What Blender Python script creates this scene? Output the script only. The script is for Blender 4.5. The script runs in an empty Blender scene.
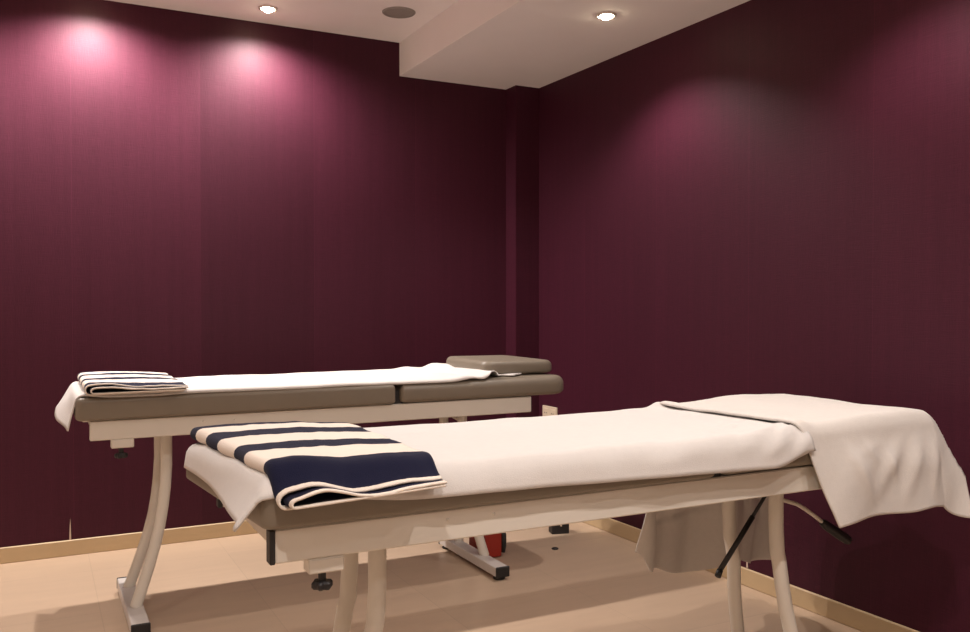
import bpy, bmesh, math, random
from mathutils import Vector, noise
random.seed(4)
C = bpy.context.scene.collection
PI = math.pi

# ---------------------------------------------------------------- camera
cam_d = bpy.data.cameras.new('camera')
cam_d.sensor_width = 36.0
cam_d.lens = 874.15 * 36.0 / 970.0
cam_d.clip_start = 0.02
cam = bpy.data.objects.new('camera', cam_d); C.objects.link(cam)
cam.location = (-2.5675, -4.3945, 1.15)
cam.rotation_euler = (PI / 2 - 0.0152, 0.0005, -0.4755)
bpy.context.scene.camera = cam

# ---------------------------------------------------------------- world, exposure
world = bpy.data.worlds.new('world'); bpy.context.scene.world = world
world.use_nodes = True
world.node_tree.nodes['Background'].inputs[0].default_value = (0.02, 0.016, 0.014, 1)
world.node_tree.nodes['Background'].inputs[1].default_value = 0.3
vs = bpy.context.scene.view_settings
vs.view_transform = 'Standard'; vs.look = 'None'; vs.gamma = 1.0
vs.exposure = 0.02
vs.use_curve_mapping = False

LAMP_COL = (1.0, 0.905, 0.845)
CEIL, SOFF, SKIRT = 2.543, 2.365, 0.0712
# x, y, ceiling height, power, cone
LAMPS = [(-1.578, -0.233, CEIL, 112, 160), (-2.33, -0.233, CEIL, 124, 160), (-3.08, -0.233, CEIL, 96, 160),
         (-0.413, -1.329, SOFF, 44, 132), (-0.413, -2.62, SOFF, 32, 132), (-0.413, -3.95, SOFF, 26, 132),
         (-2.35, -3.70, CEIL, 64, 132), (-1.15, -3.70, CEIL, 60, 132), (-3.4, -2.6, CEIL, 20, 130), (-3.2, -4.8, CEIL, 24, 130), (-1.9, -4.9, CEIL, 24, 130)]  # last two are unseen lamps, added to raise the ambient fill

# ---------------------------------------------------------------- materials
def new_mat(name):
    m = bpy.data.materials.new(name); m.use_nodes = True
    nt = m.node_tree
    return m, nt, nt.nodes, nt.links, nt.nodes['Principled BSDF']

def setp(b, **k):
    for n, v in k.items():
        n = n.replace('_', ' ')
        if n in b.inputs: b.inputs[n].default_value = v

def rgba(c): return (c[0], c[1], c[2], 1)

def simple(name, col, rough=0.5, metal=0.0, spec=0.5, var=0.06, scale=30, bump=0.0, bscale=200):
    m, nt, N, L, b = new_mat(name)
    setp(b, Roughness=rough, Metallic=metal)
    b.inputs['Specular IOR Level'].default_value = spec
    tc = N.new('ShaderNodeTexCoord')
    nz = N.new('ShaderNodeTexNoise'); nz.inputs['Scale'].default_value = scale
    L.new(tc.outputs['Object'], nz.inputs['Vector'])
    mx = N.new('ShaderNodeMix'); mx.data_type = 'RGBA'
    mx.inputs[6].default_value = rgba([c * (1 - var) for c in col])
    mx.inputs[7].default_value = rgba([min(1, c * (1 + var)) for c in col])
    L.new(nz.outputs['Fac'], mx.inputs[0]); L.new(mx.outputs[2], b.inputs['Base Color'])
    if bump:
        n2 = N.new('ShaderNodeTexNoise'); n2.inputs['Scale'].default_value = bscale
        n2.inputs['Detail'].default_value = 3
        L.new(tc.outputs['Object'], n2.inputs['Vector'])
        bp = N.new('ShaderNodeBump'); bp.inputs['Strength'].default_value = bump
        bp.inputs['Distance'].default_value = 0.002
        L.new(n2.outputs['Fac'], bp.inputs['Height']); L.new(bp.outputs[0], b.inputs['Normal'])
    return m

def mth(N, L, op, a, b=None, c=None):
    n = N.new('ShaderNodeMath'); n.operation = op
    for i, v in enumerate((a, b, c)):
        if v is None: continue
        if isinstance(v, (int, float)): n.inputs[i].default_value = v
        else: L.new(v, n.inputs[i])
    return n.outputs[0]

def wall_mat(name, axis, off, period):
    """woven plum wallpaper hung in vertical strips"""
    m, nt, N, L, b = new_mat(name)
    tc = N.new('ShaderNodeTexCoord'); sp = N.new('ShaderNodeSeparateXYZ')
    L.new(tc.outputs['Object'], sp.inputs[0])
    u = mth(N, L, 'DIVIDE', mth(N, L, 'SUBTRACT', sp.outputs[axis], off), period)
    strip = mth(N, L, 'FLOOR', u)
    fr = mth(N, L, 'FRACT', u)
    wn = N.new('ShaderNodeTexWhiteNoise'); wn.noise_dimensions = '1D'; L.new(strip, wn.inputs['W'])
    seam = mth(N, L, 'LESS_THAN', fr, 0.004)
    # weave: stretched noises both ways
    def stretched(sx, sz):
        mp = N.new('ShaderNodeMapping'); mp.inputs['Scale'].default_value = (sx, sx, sz)
        L.new(tc.outputs['Object'], mp.inputs['Vector'])
        n = N.new('ShaderNodeTexNoise'); n.inputs['Scale'].default_value = 1.0; n.inputs['Detail'].default_value = 2
        L.new(mp.outputs[0], n.inputs['Vector']); return n.outputs['Fac']
    v1 = stretched(300, 22); v2 = stretched(14, 330); v3 = stretched(40, 1.2)
    wv = mth(N, L, 'ADD', mth(N, L, 'MULTIPLY', v1, 0.5), mth(N, L, 'MULTIPLY', v2, 0.5))
    f = mth(N, L, 'MULTIPLY_ADD', wv, 0.7, 0.65)
    f = mth(N, L, 'MULTIPLY', f, mth(N, L, 'MULTIPLY_ADD', wn.outputs['Value'], 0.22, 0.89))
    f = mth(N, L, 'MULTIPLY', f, mth(N, L, 'MULTIPLY_ADD', v3, 0.3, 0.85))
    f = mth(N, L, 'MULTIPLY', f, mth(N, L, 'MULTIPLY_ADD', seam, 0.35, 1.0))
    vm = N.new('ShaderNodeVectorMath'); vm.operation = 'SCALE'
    vm.inputs[0].default_value = WALL_COL
    L.new(f, vm.inputs['Scale']); L.new(vm.outputs[0], b.inputs['Base Color'])
    setp(b, Roughness=0.52)
    b.inputs['Specular IOR Level'].default_value = 0.19
    b.inputs['Sheen Weight'].default_value = 0.0
    b.inputs['Sheen Roughness'].default_value = 0.5
    b.inputs['Sheen Tint'].default_value = (0.9, 0.6, 0.75, 1)
    bp = N.new('ShaderNodeBump'); bp.inputs['Strength'].default_value = 0.5; bp.inputs['Distance'].default_value = 0.0015
    L.new(wv, bp.inputs['Height']); L.new(bp.outputs[0], b.inputs['Normal'])
    return m

WALL_COL = (0.052, 0.0092, 0.0205)
M = {}
M['wall_a'] = wall_mat('plum_wallpaper', 0, -2.426 - 0.56 * 3, 0.563)
M['wall_b'] = wall_mat('plum_wallpaper_side', 1, -1.74 - 0.584 * 8, 0.584)
M['ceiling'] = simple('ceiling_paint', (0.90, 0.85, 0.84), 0.9, var=0.02, scale=6, bump=0.1, bscale=120)
M['skirt'] = simple('beige_skirting', (0.56, 0.42, 0.25), 0.4, var=0.06, scale=12)
M['paint'] = simple('cream_plaster', (0.66, 0.58, 0.52), 0.8, var=0.04)
M['white_metal'] = simple('cream_enamel', (0.69, 0.65, 0.58), 0.35, var=0.03, scale=8)
M['grey_metal'] = simple('silver_grey_enamel', (0.62, 0.58, 0.55), 0.35, var=0.03, scale=8)
M['vinyl'] = simple('taupe_vinyl', (0.205, 0.172, 0.132), 0.42, var=0.05, scale=14, bump=0.15, bscale=300)
M['black'] = simple('black_plastic', (0.012, 0.011, 0.012), 0.5, var=0.1)
M['dark'] = simple('dark_brown_plastic', (0.05, 0.035, 0.025), 0.6, var=0.1)
M['steel'] = simple('grey_steel', (0.12, 0.11, 0.10), 0.35, metal=0.6, var=0.1)
M['sheet'] = simple('white_terry', (0.66, 0.635, 0.615), 0.95, spec=0.15, var=0.03, scale=60, bump=0.35, bscale=420)
M['towel'] = simple('white_towelling', (0.67, 0.635, 0.60), 0.95, spec=0.15, var=0.04, scale=60, bump=0.5, bscale=380)
M['red'] = simple('red_enamel', (0.30, 0.02, 0.010), 0.4, var=0.08)
M['plate'] = simple('ivory_plastic', (0.70, 0.58, 0.44), 0.4, var=0.02)
M['grille'] = simple('grey_grille', (0.30, 0.27, 0.25), 0.7, var=0.15, scale=300, bump=0.6, bscale=700)
M['ring'] = simple('white_trim_ring', (0.75, 0.68, 0.6), 0.35)
M['tear'] = simple('bare_paper', (0.62, 0.50, 0.42), 0.9)

def floor_mat():
    m, nt, N, L, b = new_mat('beige_porcelain_tile')
    tc = N.new('ShaderNodeTexCoord'); sp = N.new('ShaderNodeSeparateXYZ')
    L.new(tc.outputs['Object'], sp.inputs[0])
    T = 0.57
    ux = mth(N, L, 'DIVIDE', mth(N, L, 'ADD', sp.outputs[0], 0.65 + 10 * T), T)
    uy = mth(N, L, 'DIVIDE', mth(N, L, 'ADD', sp.outputs[1], 0.30 + 20 * T), T)
    gx = mth(N, L, 'LESS_THAN', mth(N, L, 'FRACT', ux), 0.005)
    gy = mth(N, L, 'LESS_THAN', mth(N, L, 'FRACT', uy), 0.005)
    g = mth(N, L, 'MAXIMUM', gx, gy)
    cb = N.new('ShaderNodeCombineXYZ')
    L.new(mth(N, L, 'FLOOR', ux), cb.inputs[0]); L.new(mth(N, L, 'FLOOR', uy), cb.inputs[1])
    wn = N.new('ShaderNodeTexWhiteNoise'); L.new(cb.outputs[0], wn.inputs['Vector'])
    mp = N.new('ShaderNodeMapping'); mp.inputs['Scale'].default_value = (2.5, 14, 1)
    L.new(tc.outputs['Object'], mp.inputs['Vector'])
    nz = N.new('ShaderNodeTexNoise'); nz.inputs['Scale'].default_value = 1.6; nz.inputs['Detail'].default_value = 6
    L.new(mp.outputs[0], nz.inputs['Vector'])
    f = mth(N, L, 'ADD', mth(N, L, 'MULTIPLY', wn.outputs['Value'], 0.06), mth(N, L, 'MULTIPLY_ADD', nz.outputs['Fac'], 0.16, 0.89))
    f = mth(N, L, 'MULTIPLY', f, mth(N, L, 'MULTIPLY_ADD', g, -0.14, 1.0))
    vm = N.new('ShaderNodeVectorMath'); vm.operation = 'SCALE'; vm.inputs[0].default_value = (0.55, 0.41, 0.295)
    L.new(f, vm.inputs['Scale']); L.new(vm.outputs[0], b.inputs['Base Color'])
    setp(b, Roughness=0.28)
    b.inputs['Specular IOR Level'].default_value = 0.45
    bp = N.new('ShaderNodeBump'); bp.inputs['Strength'].default_value = 0.3; bp.inputs['Distance'].default_value = 0.001
    bp.invert = True
    L.new(g, bp.inputs['Height']); L.new(bp.outputs[0], b.inputs['Normal'])
    return m
M['floor'] = floor_mat()

def stripe_mat():
    m, nt, N, L, b = new_mat('navy_and_white_stripe')
    tc = N.new('ShaderNodeTexCoord'); sp = N.new('ShaderNodeSeparateXYZ')
    L.new(tc.outputs['UV'], sp.inputs[0])
    nz0 = N.new('ShaderNodeTexNoise'); nz0.inputs['Scale'].default_value = 90
    L.new(tc.outputs['Object'], nz0.inputs['Vector'])
    v = mth(N, L, 'ADD', sp.outputs[1], mth(N, L, 'MULTIPLY_ADD', nz0.outputs['Fac'], 0.006, -0.003))
    cr = N.new('ShaderNodeValToRGB'); cr.color_ramp.interpolation = 'CONSTANT'
    L.new(v, cr.inputs[0])
    white, navy = (0.78, 0.70, 0.62, 1), (0.008, 0.009, 0.029, 1)
    stops = [(0.0, white), (0.018, navy), (0.180, white), (0.365, navy), (0.495, white), (0.68, navy), (0.835, white), (0.965, navy)]
    e = cr.color_ramp.elements
    e[0].position, e[0].color = stops[0]; e[1].position, e[1].color = stops[1]
    for p, c in stops[2:]:
        q = e.new(p); q.color = c
    L.new(cr.outputs[0], b.inputs['Base Color'])
    setp(b, Roughness=0.95); b.inputs['Specular IOR Level'].default_value = 0.15
    b.inputs['Sheen Weight'].default_value = 0.05
    n2 = N.new('ShaderNodeTexNoise'); n2.inputs['Scale'].default_value = 420; n2.inputs['Detail'].default_value = 3
    L.new(tc.outputs['Object'], n2.inputs['Vector'])
    bp = N.new('ShaderNodeBump'); bp.inputs['Strength'].default_value = 0.6; bp.inputs['Distance'].default_value = 0.002
    L.new(n2.outputs['Fac'], bp.inputs['Height']); L.new(bp.outputs[0], b.inputs['Normal'])
    return m
M['stripe'] = stripe_mat()

def glow_mat():
    m, nt, N, L, b = new_mat('lamp_glow')
    setp(b, Roughness=0.3)
    b.inputs['Base Color'].default_value = (1, 0.9, 0.75, 1)
    b.inputs['Emission Color'].default_value = (1.0, 0.83, 0.55, 1)
    b.inputs['Emission Strength'].default_value = 75.0
    return m
M['glow'] = glow_mat()

# ---------------------------------------------------------------- mesh helpers
def link(name, bm, m, parent=None, smooth=False, kind=None):
    me = bpy.data.meshes.new(name)
    bmesh.ops.recalc_face_normals(bm, faces=bm.faces[:]) if not bm.faces or not smooth else None
    bm.to_mesh(me); bm.free()
    me.materials.append(M[m] if isinstance(m, str) else m)
    if smooth:
        for p in me.polygons: p.use_smooth = True
    o = bpy.data.objects.new(name, me); C.objects.link(o)
    if parent: o.parent = parent
    if kind: o['kind'] = kind
    return o

def thing(name, label, cat, loc=(0, 0, 0), rz=0, group=None):
    o = bpy.data.objects.new(name, None); C.objects.link(o)
    o.empty_display_size = 0.1
    o.location = loc; o.rotation_euler = (0, 0, rz)
    tag(o, label, cat, group); return o

def tag(o, label, cat, group=None):
    o['label'] = label; o['category'] = cat
    if group: o['group'] = group
    return o

def add_box(bm, x0, x1, y0, y1, z0, z1, bev=0.0, seg=2):
    vs_ = [bm.verts.new((x, y, z)) for z in (z0, z1) for y in (y0, y1) for x in (x0, x1)]
    fs = [(0, 2, 3, 1), (4, 5, 7, 6), (0, 1, 5, 4), (2, 6, 7, 3), (0, 4, 6, 2), (1, 3, 7, 5)]
    faces = [bm.faces.new([vs_[i] for i in f]) for f in fs]
    if bev:
        ed = list({e for f in faces for e in f.edges})
        bmesh.ops.bevel(bm, geom=ed, offset=bev, segments=seg, profile=0.5, affect='EDGES')
    return bm

def box(x0, x1, y0, y1, z0, z1, bev=0.0, seg=2):
    return add_box(bmesh.new(), x0, x1, y0, y1, z0, z1, bev, seg)

def add_tube(bm, pts, r, n=16, cap=True):
    pts = [Vector(p) for p in pts]
    rings = []; ref = Vector((0.13, 0.97, 0.2)).normalized()
    for i, p in enumerate(pts):
        t = (pts[min(i + 1, len(pts) - 1)] - pts[max(i - 1, 0)]).normalized()
        u = t.cross(ref).normalized(); w = t.cross(u)
        rr = r[i] if isinstance(r, (list, tuple)) else r
        rings.append([bm.verts.new(p + (u * math.cos(a) + w * math.sin(a)) * rr) for a in [2 * PI * k / n for k in range(n)]])
    for a, b in zip(rings, rings[1:]):
        for k in range(n): bm.faces.new((a[k], a[(k + 1) % n], b[(k + 1) % n], b[k]))
    if cap:
        bm.faces.new(rings[0][::-1]); bm.faces.new(rings[-1])
    return bm

def tube(pts, r, n=16): return add_tube(bmesh.new(), pts, r, n)

def lathe(prof, n=32):
    """prof: list of (r, z) from axis to axis"""
    bm = bmesh.new(); rings = []
    for r, z in prof:
        if r < 1e-6: rings.append([bm.verts.new((0, 0, z))])
        else: rings.append([bm.verts.new((r * math.cos(2 * PI * k / n), r * math.sin(2 * PI * k / n), z)) for k in range(n)])
    for a, b in zip(rings, rings[1:]):
        for k in range(n):
            k2 = (k + 1) % n
            if len(a) == 1 and len(b) == 1: continue
            if len(a) == 1: bm.faces.new((a[0], b[k2], b[k]))
            elif len(b) == 1: bm.faces.new((a[k], a[k2], b[0]))
            else: bm.faces.new((a[k], a[k2], b[k2], b[k]))
    return bm

def cushion(x0, x1, y0, y1, z0, z1, rl, rr, er, crown=0.004):
    """padded slab: plan corners rounded (rl at x0, rr at x1), edges rounded er, top slightly crowned"""
    out = []
    def corner(cx, cy, r, a0):
        for k in range(9):
            a = a0 + PI / 2 * k / 8; out.append((cx, cy, r, a))
    corner(x1 - rr, y1 - rr, rr, 0); corner(x0 + rl, y1 - rl, rl, PI / 2)
    corner(x0 + rl, y0 + rl, rl, PI); corner(x1 - rr, y0 + rr, rr, 1.5 * PI)
    prof = []
    for k in range(7):
        a = -PI / 2 + PI / 2 * k / 6; prof.append((er * (1 - math.cos(a)), z0 + er * 0.6 * (1 + math.sin(a))))
    for k in range(9):
        a = PI / 2 * k / 8; prof.append((er * (1 - math.cos(a)), z1 - er * (1 - math.sin(a))))
    bm = bmesh.new(); rings = []
    for ins, z in prof:
        rings.append([bm.verts.new((cx + (r - ins) * math.cos(a), cy + (r - ins) * math.sin(a), z)) for cx, cy, r, a in out])
    # inner rings of the top
    mx, my = (x0 + x1) / 2, (y0 + y1) / 2
    for s in (0.8, 0.5, 0.2):
        rings.append([bm.verts.new((mx + (v.co.x - mx) * s, my + (v.co.y - my) * s, z1 + crown * (1 - s * s))) for v in rings[len(prof) - 1]])
    n = len(out)
    for a, b in zip(rings, rings[1:]):
        for k in range(n): bm.faces.new((a[k], a[(k + 1) % n], b[(k + 1) % n], b[k]))
    bm.faces.new(rings[0][::-1]); bm.faces.new(rings[-1])
    return bm

def solid(o, t, offset=0.0):
    s = o.modifiers.new('solidify', 'SOLIDIFY'); s.thickness = t; s.offset = offset; s.use_rim = True
    return o

def grid_mesh(nu, nv, fn, uvfn=None):
    bm = bmesh.new(); uvl = bm.loops.layers.uv.new('UVMap') if uvfn else None
    V = [[bm.verts.new(fn(i / nu, j / nv)) for j in range(nv + 1)] for i in range(nu + 1)]
    for i in range(nu):
        for j in range(nv):
            f = bm.faces.new((V[i][j], V[i + 1][j], V[i + 1][j + 1], V[i][j + 1]))
            if uvl:
                for l, (a, b) in zip(f.loops, ((i, j), (i + 1, j), (i + 1, j + 1), (i, j + 1))):
                    l[uvl].uv = uvfn(a / nu, b / nv)
    return bm

def sstep(a, b, x):
    t = max(0, min(1, (x - a) / (b - a))); return t * t * (3 - 2 * t)
def lerp(a, b, t): return a + (b - a) * t
def nz(x, y, z=0.0): return noise.noise(Vector((x, y, z)))

# ---------------------------------------------------------------- room shell
XL, YF = -4.3, -5.3
def struct(name, bm, m): return link(name, bm, m, kind='structure')
struct('floor', box(XL - .1, .1, YF - .1, .1, -0.1, 0), 'floor')
struct('wall_back', box(XL - .1, 0, 0, .1, 0, CEIL), 'wall_a')
wr = struct('wall_right', box(0, .15, YF - .1, .1, 0, CEIL), 'wall_b')
wr.location.x = -.02; wr.rotation_euler.z = .0107
struct('wall_left', box(XL - .1, XL, YF, 0, 0, CEIL), 'paint')
struct('wall_front', box(XL - .1, 0, YF - .1, YF, 0, CEIL), 'paint')
struct('wall_corner', box(-0.170, 0, -0.115, 0, 0, SOFF), 'wall_a')
struct('ceiling', box(XL - .1, .1, YF - .1, .1, CEIL, CEIL + .1), 'ceiling')
struct('trim_1', box(-0.82, 0, YF, 0, SOFF, CEIL), 'ceiling')       # lowered part of the ceiling
def skirting(name, x0, x1, y0, y1):
    return struct(name, box(x0, x1, y0, y1, 0, SKIRT, 0.003, 1), 'skirt')
skirting('baseboard_back', XL, -0.170, -0.012, 0)
br = skirting('baseboard_right', -0.012, 0, YF, -0.115)
br.location.x = -.02; br.rotation_euler.z = .0107
skirting('baseboard_left', XL, XL + .012, YF, -0.012)
skirting('baseboard_front', XL + .012, -0.012, YF, YF + .012)
# small tears in the wallpaper at the seams, just above the skirting
def tear(name, pts, th, axis):
    bm = bmesh.new()
    lo = [bm.verts.new((p[0], -th, p[1]) if axis == 0 else (-th, p[0], p[1])) for p in pts]
    hi = [bm.verts.new((p[0], 0, p[1]) if axis == 0 else (0, p[0], p[1])) for p in pts]
    bm.faces.new(lo); bm.faces.new(hi[::-1])
    for k in range(len(pts)):
        k2 = (k + 1) % len(pts); bm.faces.new((lo[k], hi[k], hi[k2], lo[k2]))
    struct(name, bm, 'tear')
tear('trim_2', [(-2.436, .072), (-2.428, .072), (-2.431, .17), (-2.434, .13)], .0015, 0)
tear('trim_3', [(-1.302, .072), (-1.297, .072), (-1.299, .105)], .0015, 0)
tear('trim_4', [(-1.742, .072), (-1.732, .072), (-1.736, .13)], .0015, 1)

# ---------------------------------------------------------------- ceiling lights
LABELS = ['round recessed spotlight in upper ceiling close to the back wall',
          'recessed spotlight by the back wall above the left bright patch of wallpaper',
          'recessed spotlight by the back wall nearest the left wall',
          'round recessed spotlight in the lowered ceiling near the right corner',
          'second recessed spotlight along the lowered ceiling, beside the right wall',
          'recessed spotlight in the lowered ceiling farthest from the corner',
          'recessed spotlight in upper ceiling in front of the near massage table foot',
          'recessed spotlight in upper ceiling in front of the near massage table middle',
          'recessed spotlight in upper ceiling near the left wall',
          'added unseen fill spotlight in upper ceiling in the front left corner',
          'added unseen fill spotlight in upper ceiling close to the front wall']
for (x, y, z, pw, cone), lab in zip(LAMPS, LABELS):
    t = thing('ceiling_spotlight', lab, 'ceiling light', (x, y, z), 0, 'recessed ceiling spotlights')
    link('trim_ring', lathe([(.030, -.001), (.030, -.004), (.034, -.007), (.040, -.007), (.044, -.003), (.045, 0), (.030, 0), (.030, -.001)], 32), 'ring', t, True)
    link('bulb', lathe([(0, -.020), (.012, -.0185), (.022, -.013), (.029, -.003), (.029, 0), (0, 0)], 24), 'glow', t, True)
    for s in (-1, 1):
        link('clip', box(s * .036 - .004, s * .036 + .004, -.005, .005, -.011, -.006, .001, 1), 'steel', t)
    ld = bpy.data.lights.new('spot', 'SPOT'); ld.energy = pw; ld.color = LAMP_COL
    ld.spot_size = math.radians(cone); ld.spot_blend = 0.85 if y > -.5 else 0.6; ld.shadow_soft_size = 0.02
    lo = bpy.data.objects.new('spot', ld); C.objects.link(lo); lo.parent = t; lo.location = (0, 0, -.030)

# ceiling loudspeaker
t = thing('ceiling_speaker', 'round flat grey loudspeaker grille set in the upper ceiling', 'speaker', (-1.006, -0.462, CEIL))
link('grille', lathe([(0, -.006), (.05, -.0058), (.070, -.004), (.070, 0), (0, 0)], 40), 'grille', t, True)
link('rim', lathe([(.070, 0), (.070, -.006), (.076, -.006), (.080, -.002), (.080, 0), (.070, 0)], 40), 'grille', t, True)

# wall socket on the right wall
t = thing('wall_socket', 'ivory electrical socket plate on right wall above the near sheet', 'socket', (-.0174, -0.24, .535))
link('plate', box(-.009, 0, -.075, .075, -.038, .038, .003, 2), 'plate', t)
for s in (-1, 1):
    link('socket', box(-.0115, -.007, s * .036 - .024, s * .036 + .024, -.024, .024, .002, 1), 'plate', t)
    for q in (-1, 1):
        link('slot', box(-.0122, -.0108, s * .036 + q * .009 - .003, s * .036 + q * .009 + .003, -.003, .003), 'black', t)

# ---------------------------------------------------------------- massage tables
def end_skew(dx, q): return lerp(-.018, .040, q) * sstep(.5, 0, dx)

def massage_table(label, loc, dz, pivot_lever):
    t = thing('massage_table', label, 'massage table', loc, 0, 'padded massage tables')
    fb, ft, pb, pt = .683 + dz, .750 + dz, .752 + dz, .832 + dz
    hw = .30
    fc = cushion(-.905, .236, -hw, hw, pb, pt, .025, .015, .020)
    if pivot_lever:                                   # its foot end is not quite square
        for v in fc.verts: v.co.x -= end_skew(v.co.x + .905, (v.co.y + hw) / (2 * hw))
    link('foot_cushion', fc, 'vinyl', t, True)
    link('head_cushion', cushion(.258, 1.050, -hw, hw, pb, pt, .015, .09, .034), 'vinyl', t, True)
    # steel apron: a rail along each long side, a plate across each end
    fr = bmesh.new()
    add_box(fr, -.861, .861, -.280, -.252, fb, ft, .003, 1)
    add_box(fr, -.861, .861, .252, .280, fb, ft, .003, 1)
    add_box(fr, .845, .861, -.252, .252, fb, ft, 0)
    add_box(fr, -.845, -.835, -.252, .252, fb + .01, ft, 0)
    f = link('frame', fr, 'white_metal', t)
    for s in (-1, 1):
        if pivot_lever: link('end_shade', box(-.871, -.860, s * .266 - .015, s * .266 + .015, fb - .001, ft - .001, .002, 1), 'black', f)  # near-black piece stands in for the shade on the rail's end face
        b = link('bolt', lathe([(0, 0), (.004, 0), (.004, .001), (0, .002)], 12), 'white_metal', f, True)
        b.rotation_euler = (PI / 2, 0, 0); b.location = (-.437 + s * .055, -.2795, (fb + ft) / 2 + .012)
    for s in (-1, 1):
        link('hinge', box(.222, .272, s * .262 - .014, s * .262 + .014, ft - .003, pb + .052, .003, 1), 'black', t)
    # cross bars under the apron carrying the legs
    for s in (-1, 1):
        link('cross_bar', box(s * .60 - .025, s * .60 + .025, -.252, .252, fb + .012, fb + .048, .003, 1), 'white_metal', t)
        for q in (-1, 1):
            pts = []
            prof = [(.600, fb + .014), (.600, .64 + dz), (.600, .56 + dz), (.605, .48 + dz), (.613, .41), (.625, .34), (.640, .27), (.660, .20), (.682, .13), (.700, .075), (.708, .052)]
            for a, b in zip(prof, prof[1:]):
                for k in range(3): zz = lerp(a[1], b[1], k / 3); pts.append((s * lerp(a[0], b[0], k / 3), -.140 if q < 0 else lerp(.125, .05, min(1, zz / .36)), zz))
            pts.append((s * prof[-1][0], -.140 if q < 0 else .125, prof[-1][1]))
            link('leg', tube(pts, .0205, 20), 'white_metal', t, True)
        bxo = .710 if s < 0 else .690
        bar = link('foot_bar', box(s * bxo - .030, s * bxo + .030, -.335, .235, .016, .056, .003, 1), 'grey_metal', t)
        for q in (-1, 1):
            y0, y1 = (-.342, -.332) if q < 0 else (.232, .242)
            link('end_cap', box(s * bxo - .0315, s * bxo + .0315, y0, y1, .014, .058, .003, 1), 'black', bar)
            lv = link('levelling_foot', lathe([(0, 0), (.024, 0), (.026, .006), (.020, .012), (.008, .014), (.008, .018), (0, .018)], 20), 'black', bar, True)
            lv.location = (s * bxo, -.305 if q < 0 else .205, 0)
    # clamp block with star knob under each end of the near and far rail
    for q in (-1, 1):
        cl = link('clamp_block', box(-.795, -.722, q * .262 - .020, q * .262 + .020, fb - .030, fb, .003, 1), 'white_metal', t)
        kb = bmesh.new()
        add_tube(kb, [(0, 0, 0), (0, 0, -.022)], .008, 12)
        n = 40; ring = []
        for zz in (-.020, -.024, -.032, -.036):
            sc = .85 if zz in (-.020, -.036) else 1
            ring.append([kb.verts.new((math.cos(2 * PI * k / n) * sc * (.019 + .003 * math.cos(6 * 2 * PI * k / n)), math.sin(2 * PI * k / n) * sc * (.019 + .003 * math.cos(6 * 2 * PI * k / n)), zz)) for k in range(n)])
        for a, b in zip(ring, ring[1:]):
            for k in range(n): kb.faces.new((a[k], b[k], b[(k + 1) % n], a[(k + 1) % n]))
        kb.faces.new(ring[0]); kb.faces.new(ring[-1][::-1])
        k_ = link('knob', kb, 'black', cl); k_.location = (-.762, q * .262, fb - .030)
    # release lever with a black grip
    ly = -.09
    lv = link('lever', tube([(.52, ly, fb + .02), (.58, ly, fb - .025), (.64, ly, .622 + dz), (.707, ly, .601 + dz), (.735, ly, .592 + dz), (.765, ly, .576 + dz), (.81, ly, .548 + dz), (.862, ly, .512 + dz)], .006, 10), 'white_metal', t, True)
    link('grip', tube([(.838, ly, .527 + dz), (.845, ly, .5225 + dz), (.855, ly, .516 + dz), (.905, ly, .486 + dz), (.945, ly, .462 + dz), (.957, ly, .455 + dz), (.962, ly, .452 + dz)], [.008, .0125, .014, .0155, .0155, .012, .004], 16), 'black', lv, True)
    # gas spring of the adjustable head section
    if pivot_lever:
        gs = link('gas_spring', tube([(.512, 0, .352), (.60, 0, .450), (.648, 0, .505)], .008, 12), 'black', t, True)
        link('rod', tube([(.645, 0, .502), (.70, 0, .565), (.795, 0, fb + .02)], .0055, 10), 'black', gs, True)
        link('eye', tube([(.506, -.006, .346), (.520, .0, .361)], .0095, 12), 'black', gs, True)
    return t

BX, BY = -1.545, -0.890
FX, FY, FDZ = -1.297, -2.430, -0.040
back_table = massage_table('taupe padded massage table beside the back wall with cream steel frame', (BX, BY, 0), 0, False)
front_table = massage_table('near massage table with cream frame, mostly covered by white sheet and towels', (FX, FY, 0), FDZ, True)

# headrest cushion on the back table
t = thing('headrest_cushion', 'small taupe padded headrest cushion lying on the back massage table', 'cushion', (-.650, -.870, .8375), 0)
def headrest():
    # pillow: two padded lobes meeting at a soft crease, near corner cut away
    bm = cushion(-.215, .145, -.215, .215, 0.0, .054, .05, .06, .024, .006)
    for v in bm.verts:
        x, y = v.co.x, v.co.y
        g = math.exp(-((x + .02 + y * .25) / .03) ** 2) * .007
        if v.co.z > .03: v.co.z += .008 * sstep(-.2, .0, -x) - g
    return bm
link('pad', headrest(), 'vinyl', t, True)
link('base_board', box(-.16, .13, -.16, .16, -.0005, .006, .002, 1), 'dark', t)

# ---------------------------------------------------------------- cloth draped over a padded table
def prof(d, r, amax):
    """beyond the start of the rounded edge: (out, down)"""
    if d <= 0: return 0.0, 0.0
    if d < r * amax: return r * math.sin(d / r), r * (1 - math.cos(d / r))
    e = d - r * amax
    return r * math.sin(amax) + e * math.cos(amax), r * (1 - math.cos(amax)) + e * math.sin(amax)

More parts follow.
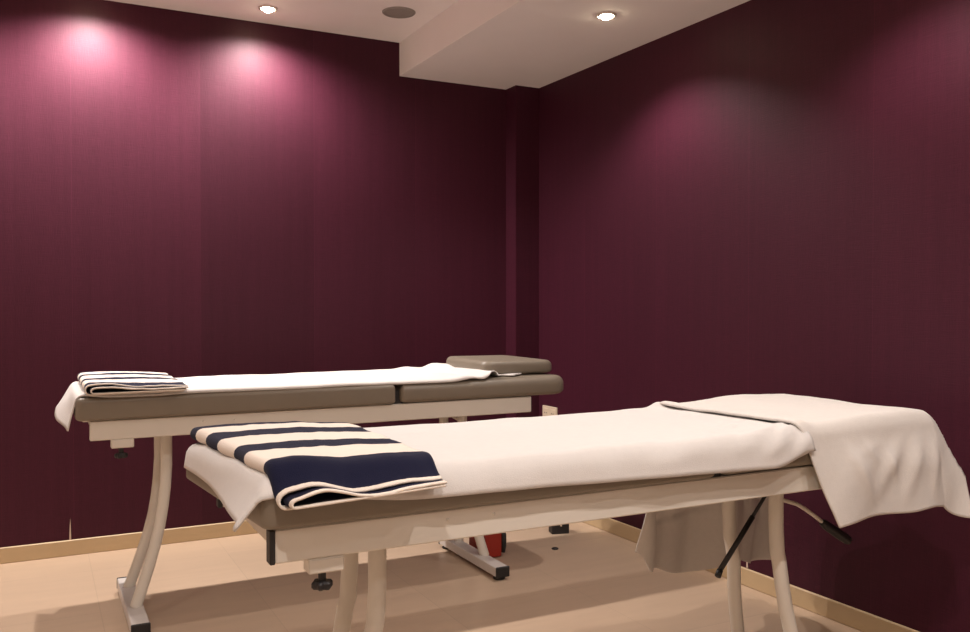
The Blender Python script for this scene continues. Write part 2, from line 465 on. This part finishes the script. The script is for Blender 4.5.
def drape_point(a, b, X0, X1, Y0, Y1, ztop, r, amax, diag=(.7, .7)):
    """cloth coordinates (a along x, b along y) laid over the slab X0..X1, Y0..Y1"""
    sx = -1 if a < X0 + r else 1
    dx = (X0 + r - a) if sx < 0 else max(0, a - (X1 - r))
    sy = -1 if b < Y0 + r else 1
    dy = (Y0 + r - b) if sy < 0 else max(0, b - (Y1 - r))
    dx = max(dx, 0); dy = max(dy, 0)
    xe = min(max(a, X0 + r), X1 - r); ye = min(max(b, Y0 + r), Y1 - r)
    Mx, mn = max(dx, dy), min(dx, dy)
    if Mx == 0: return Vector((xe, ye, ztop)), 0, 0, 0
    wx = dx * dx / (dx * dx + dy * dy)
    am = lerp(amax[1], amax[0], wx)
    out, down = prof(Mx, r, am)
    if mn > 0: down = down + 0.20 * mn
    x = xe + sx * (out * wx + mn * diag[0]); y = ye + sy * (out * (1 - wx) + mn * diag[1])
    return Vector((x, y, ztop - down)), Mx, wx, sx if wx > .5 else sy

def creases(x, y, segs):
    h = 0.0
    for x0, y0, x1, y1, amp, w in segs:
        dx, dy = x1 - x0, y1 - y0; L2 = dx * dx + dy * dy
        t = max(0.0, min(1.0, ((x - x0) * dx + (y - y0) * dy) / L2))
        q = ((x - x0 - t * dx) ** 2 + (y - y0 - t * dy) ** 2) / (w * w)
        if q < 9: h += amp * math.exp(-q) * math.sin(PI * min(1, .15 + t * .85)) 
    return h

# --- sheet on the near table
X0, X1 = FX - .905, FX + 1.05
Y0, Y1 = FY - .30, FY + .30
ZT = .832 + FDZ
def front_sheet(u, v):
    # a: along the table, b: across (v 0 near)
    b_near = Y0 - lerp(.004, .050, sstep(.0, .30, u)) - .008 * nz(u * 3.1, 1.7) - .022 * sstep(.35, .95, u) + .034 * sstep(.90, 1, u)
    b_far = Y1 + .10 * sstep(.05, .2, u) - .03 * (1 - sstep(.03, .12, u))
    a0 = X0 - lerp(.078, .046, sstep(0, .8, v))
    a1 = FX + .560 - .02 * math.sin(v * 7)
    a = lerp(a0, a1, u); b = lerp(b_near, b_far, v)
    p, d, wx, s = drape_point(a, b, X0, X1, Y0, Y1, ZT + .012, .028, (lerp(.95, 1.42, sstep(0, .7, v)), 1.35), (.55, .25))
    flat = 1 - sstep(0, .05, d)
    h = .004 * nz(a * 4, b * 6, .3) + .003 * nz(a * 11, b * 9, 2.3)
    # soft mattress topper feel: the middle is a little higher, the right end rumpled
    h += .006 * sstep(0, .12, v) * sstep(1.02, .8, v)
    rum = sstep(.80, .97, u)
    h += rum * .004
    h += creases(a, b, [(-.74, Y0 + .08, -1.02, Y0 - .02, .011, .016), (-.76, Y0 + .04, -.93, Y0 - .045, .010, .013),
                        (-.73, Y0 + .01, -.82, Y0 - .05, .010, .012), (-.80, Y0 + .16, -1.10, Y0 + .07, .006, .022), (-1.0, Y0 + .02, -1.3, Y0 - .03, .005, .02)])
    # raised pinch at the far right, where it is pushed up
    h += .020 * math.exp(-((u - .965) / .022) ** 2 - ((v - .86) / .05) ** 2)
    p.z += h * (0.35 + .65 * flat)
    if d > .02 and wx < .5 and s < 0: p.y -= h * .8 * (1 - flat)
    if d > .02 and wx < .5: p.y += s * .006 * (1 + nz(a * 9, 4.4)) * sstep(.02, .06, d)
    if d > .02 and wx > .5: p.x += s * .004 * nz(b * 5, 8.1)
    p.x -= end_skew(max(0, p.x - X0), (p.y - Y0) / .6)
    p.z = max(p.z, -1)
    return p
o = link('bed_sheet', grid_mesh(150, 70, front_sheet), 'sheet', None, True); solid(o, .006)
tag(o, 'large white terry sheet spread over the near massage table', 'sheet', 'white table sheets')

# --- sheet on the back table
BX0, BX1, BY0, BY1, BZ = BX - .905, BX + 1.05, BY - .30, BY + .30, .832
def back_sheet(u, v):
    b_near = BY0 + .004 + .026 * sstep(.12, .03, u) + .006 * nz(u * 4.0, 9.2) + .10 * sstep(.86, 1, u) * (.6 + .4 * math.sin(u * 60))
    b_far = BY1 + .06 * sstep(.1, .2, u) - .03 * (1 - sstep(.05, .15, u))
    a0 = BX0 - .108 - .010 * math.sin(v * 4)
    a1 = BX + .73 + .04 * math.sin(v * 9 + 1) + .10 * math.exp(-((v - .12) / .10) ** 2)
    a = lerp(a0, a1, u); b = lerp(b_near, b_far, v)
    p, d, wx, s = drape_point(a, b, BX0, BX1, BY0, BY1, BZ + .006, .028, (lerp(1.36, .98, v), 1.4), (.6, .3))
    flat = 1 - sstep(0, .05, d)
    h = .003 * nz(a * 5, b * 6, 5.3) + .002 * nz(a * 13, b * 9, 7.3) + .003
    rum = sstep(.80, .93, u)
    h += rum * (.010 * (1 + math.sin(a * 38 + b * 14)) * (1 - .6 * sstep(.95, 1, u)) + .003)
    if a > BX + .72: h *= .25
    p.z += h * (0.3 + .7 * flat)
    if d > .03 and wx > .5: p.x += s * .006 * math.sin(b * 14) * sstep(.03, .10, d)
    return p
o = link('bed_sheet', grid_mesh(150, 60, back_sheet), 'sheet', None, True); solid(o, .005)
tag(o, 'white sheet over the back massage table, hanging over its left end', 'sheet', 'white table sheets')

# --- bath towel over the head of the near table
NEAR_FOLDS = [(-.63, .04, -.53, .27, .010, .022), (-.56, .05, -.50, .15, .007, .014), (-.38, .05, -.53, .25, .011, .024),
              (-.47, .09, -.43, .21, .006, .014), (-.30, .04, -.42, .27, .009, .022), (-.25, .07, -.30, .25, .007, .018), (-.60, .12, -.44, .07, .004, .016)]
FAR_FOLDS = [(-.74, .12, -.70, .55, .030, .022), (-.66, .20, -.62, .50, -.02, .03), (-.58, .25, -.54, .42, .014, .012), (-.53, .25, -.50, .44, .014, .012),
             (-.48, .22, -.45, .42, .014, .012), (-.70, .44, -.45, .40, .012, .014), (-.34, .10, -.32, .50, .020, .02)]
def head_towel(u, v):
    # u 0..1 left to right, v 0..1 near hem to far hem
    b_near = Y0 - .252 + .020 * math.exp(-((u - .66) / .14) ** 2)
    ks = [(0, .48), (.1, .555), (.4, .615), (.62, .570), (.9, .625), (1, .62)]
    for (u0, l0), (u1, l1) in zip(ks, ks[1:]):
        if u0 <= u <= u1: b_far = Y1 + lerp(l0, l1, sstep(u0, u1, u))
    b = lerp(b_near, b_far, v)
    hang_n = max(0, Y0 + .03 - b)
    a0 = FX + .515 + .40 * hang_n - .10 * sstep(Y1, Y1 + .5, b) + .012 * math.sin(b * 9)
    a1 = X1 + .165 + .06 * sstep(Y1, Y1 + .5, b) * 0
    if b > Y1: a1 = X1 - .01 + .175 * sstep(Y1 + .10, Y1, b)
    a = lerp(a0, a1, u)
    p, d, wx, s = drape_point(a, b, X0, X1 + .035, Y0, Y1, ZT + .030, .036, (1.32, 1.44), (.42, .22))
    flat = 1 - sstep(0, .06, d)
    hang = sstep(.04, .16, d)
    h = .004 * nz(a * 6, b * 6, 11.3) + .002 * nz(a * 15, b * 12, 3.3)
    h += .010 * math.exp(-((u - .03) / .035) ** 2)             # rolled left edge
    h += .012 * sstep(0.1, .45, u) * sstep(1.0, .6, u)
    p.z += h * flat
    if d > 0 and wx < .5:
        deep = sstep(.05, .5, d)
        if s < 0:
            w = .007 * math.sin(a * 20 + d * 7) + .007 * nz(a * 9 + d * 6, d * 5, 1.0) + creases(a, d, NEAR_FOLDS)
            p.y -= hang * (w + .012)
            p.z += hang * .010 * math.sin(a * 11 + 1)
        else:
            w = .030 * math.sin(a * 17 + .6) + .010 * math.sin(a * 41 + d * 3)
            p.y += hang * (w * (.5 + deep) + .03)
            p.x += (.072 + .06 * u) * deep
            p.y += hang * creases(p.x, d, FAR_FOLDS)
    elif d > 0:
        p.x += hang * (.010 * math.sin(b * 16) + .006 * nz(b * 9, d * 8, 6.0))
    return p
o = link('bath_towel', grid_mesh(110, 190, head_towel), 'towel', None, True); solid(o, .006)
tag(o, 'white bath towel draped over the right end of the near massage table', 'towel')

# ---------------------------------------------------------------- folded striped towels
def striped_towel(name, label, ox, oy, oz, L, Wd, hl, hr, wave, sag, rz, seed, skew=0.0):
    """folded in nested U turns: the fold lies along the left edge, hems along the near edge"""
    t = thing(name, label, 'towel', (ox, oy, oz), rz, 'striped folded towels')
    th = .0062
    def layer(z_in, z_out, x_f, y_off, z_bot, x_r0, x_r1, ph):
        # path s 0..1: top layer from right to the fold, half turn, bottom layer back to the right
        def fn(u, v):
            y = -Wd / 2 + y_off + v * Wd
            vy = max(0.0, (y + Wd / 2) / Wd); nearf = math.exp(-(vy / .16) ** 2)
            zt0 = lerp(z_in, z_out, 0)
            def ztop(x):
                q = max(0, min(1, x / L))
                z = lerp(z_in, z_out, q) + .007 * math.sin(PI * q) * sstep(.1, .6, (y + Wd / 2) / Wd)
                w = wave * nearf * (math.exp(-((x - skew - .062 - ph) / .05) ** 2) - .55 * math.exp(-((x - skew - .165 - ph) / .05) ** 2))
                return z + w + .0022 * nz(x * 14 + seed, y * 9, ph * 50) + .0012 * nz(x * 40, y * 30, seed)
            zb = z_bot
            xf = x_f + skew * (1 - v); rr = (ztop(xf) - zb) / 2
            top_frac, turn = .46, .54
            wob = .004 * nz(y * 12 + seed, ph * 9)
            if u < top_frac:
                q = u / top_frac; xr = x_r0 + .006 * nz(y * 11, seed)
                x = lerp(xr, xf + rr, q); z = ztop(x)
            elif u < turn:
                a = (u - top_frac) / (turn - top_frac) * PI
                x = xf + rr - rr * math.sin(a); z = zb + rr + rr * math.cos(a)
            else:
                q = (u - turn) / (1 - turn); x = lerp(xf + rr, x_r1, q); z = zb
            # the near hem follows the soft edge of the table
            z -= sag * sstep(.13, 0, vy) * lerp(1.25, .85, max(0, min(1, x / L)))
            yy = y + .004 * nz(x * 9, seed + ph * 30)
            return (x + wob, yy, z)
        return grid_mesh(96, 90, fn, lambda a, b: (a, b + .045 * (1 - abs(a - .5) / .5) * sstep(.02, .16, b)))
    o1 = link('outer_fold', layer(hl, hr, 0.0, 0.0, th * .5, L, L * .97, 0), 'stripe', t, True); solid(o1, th * .75)
    o2 = link('inner_fold', layer(hl - .0095, max(hr - .0045, th * 2.0), .016, -.026, th * 1.45, L - .004, L * .985, .02), 'stripe', t, True); solid(o2, th * .7)
    return t
striped_towel('striped_towel', 'navy and white striped towel folded on the foot of the near massage table', -2.225, FY - .022, ZT + .016, .402, .62, .032, .0185, .015, .044, 0, 1.0, .065)
striped_towel('striped_towel', 'navy and white striped towel folded on the back table, by the wall', -2.420, BY - .01, BZ + .009, .325, .59, .034, .020, .006, .002, 0, 6.0)

# ---------------------------------------------------------------- small things on the floor
t = thing('red_case', 'red metal case with black handle standing under the back table', 'case', (-.745, -.845, 0), 0)
link('body', box(-.036, .045, -.09, .09, .004, .135, .008, 2), 'red', t)
link('handle', tube([(.056, -.078, .02), (.058, -.080, .05), (.058, -.080, .10), (.056, -.078, .118)], [.010, .013, .013, .008], 12), 'black', t, True)
link('lid', box(-.038, .047, -.092, .092, .128, .142, .004, 1), 'red', t)
t = thing('junction_box', 'small black box with a white dot on the floor by the right skirting', 'box', (-.245, -.690, 0), -.25)
link('body', box(-.045, .045, -.03, .03, 0, .075, .004, 2), 'black', t)
d = link('dot', lathe([(0, 0), (.005, 0), (.005, .002), (0, .003)], 12), 'plate', t, True)
d.rotation_euler = (PI / 2, 0, 0); d.location = (.002, -.030, .042)
link('cable', tube([(-.044, -.005, .045), (-.06, -.010, .046), (-.066, -.012, .052)], .006, 8), 'black', t, True)
o = link('floor_cap', lathe([(0, 0), (.016, 0), (.016, .004), (.011, .007), (0, .008)], 20), 'black', None, True)
o.location = (-.417, -.931, 0); tag(o, 'tiny round black cap lying on bare tile between the tables', 'cap')
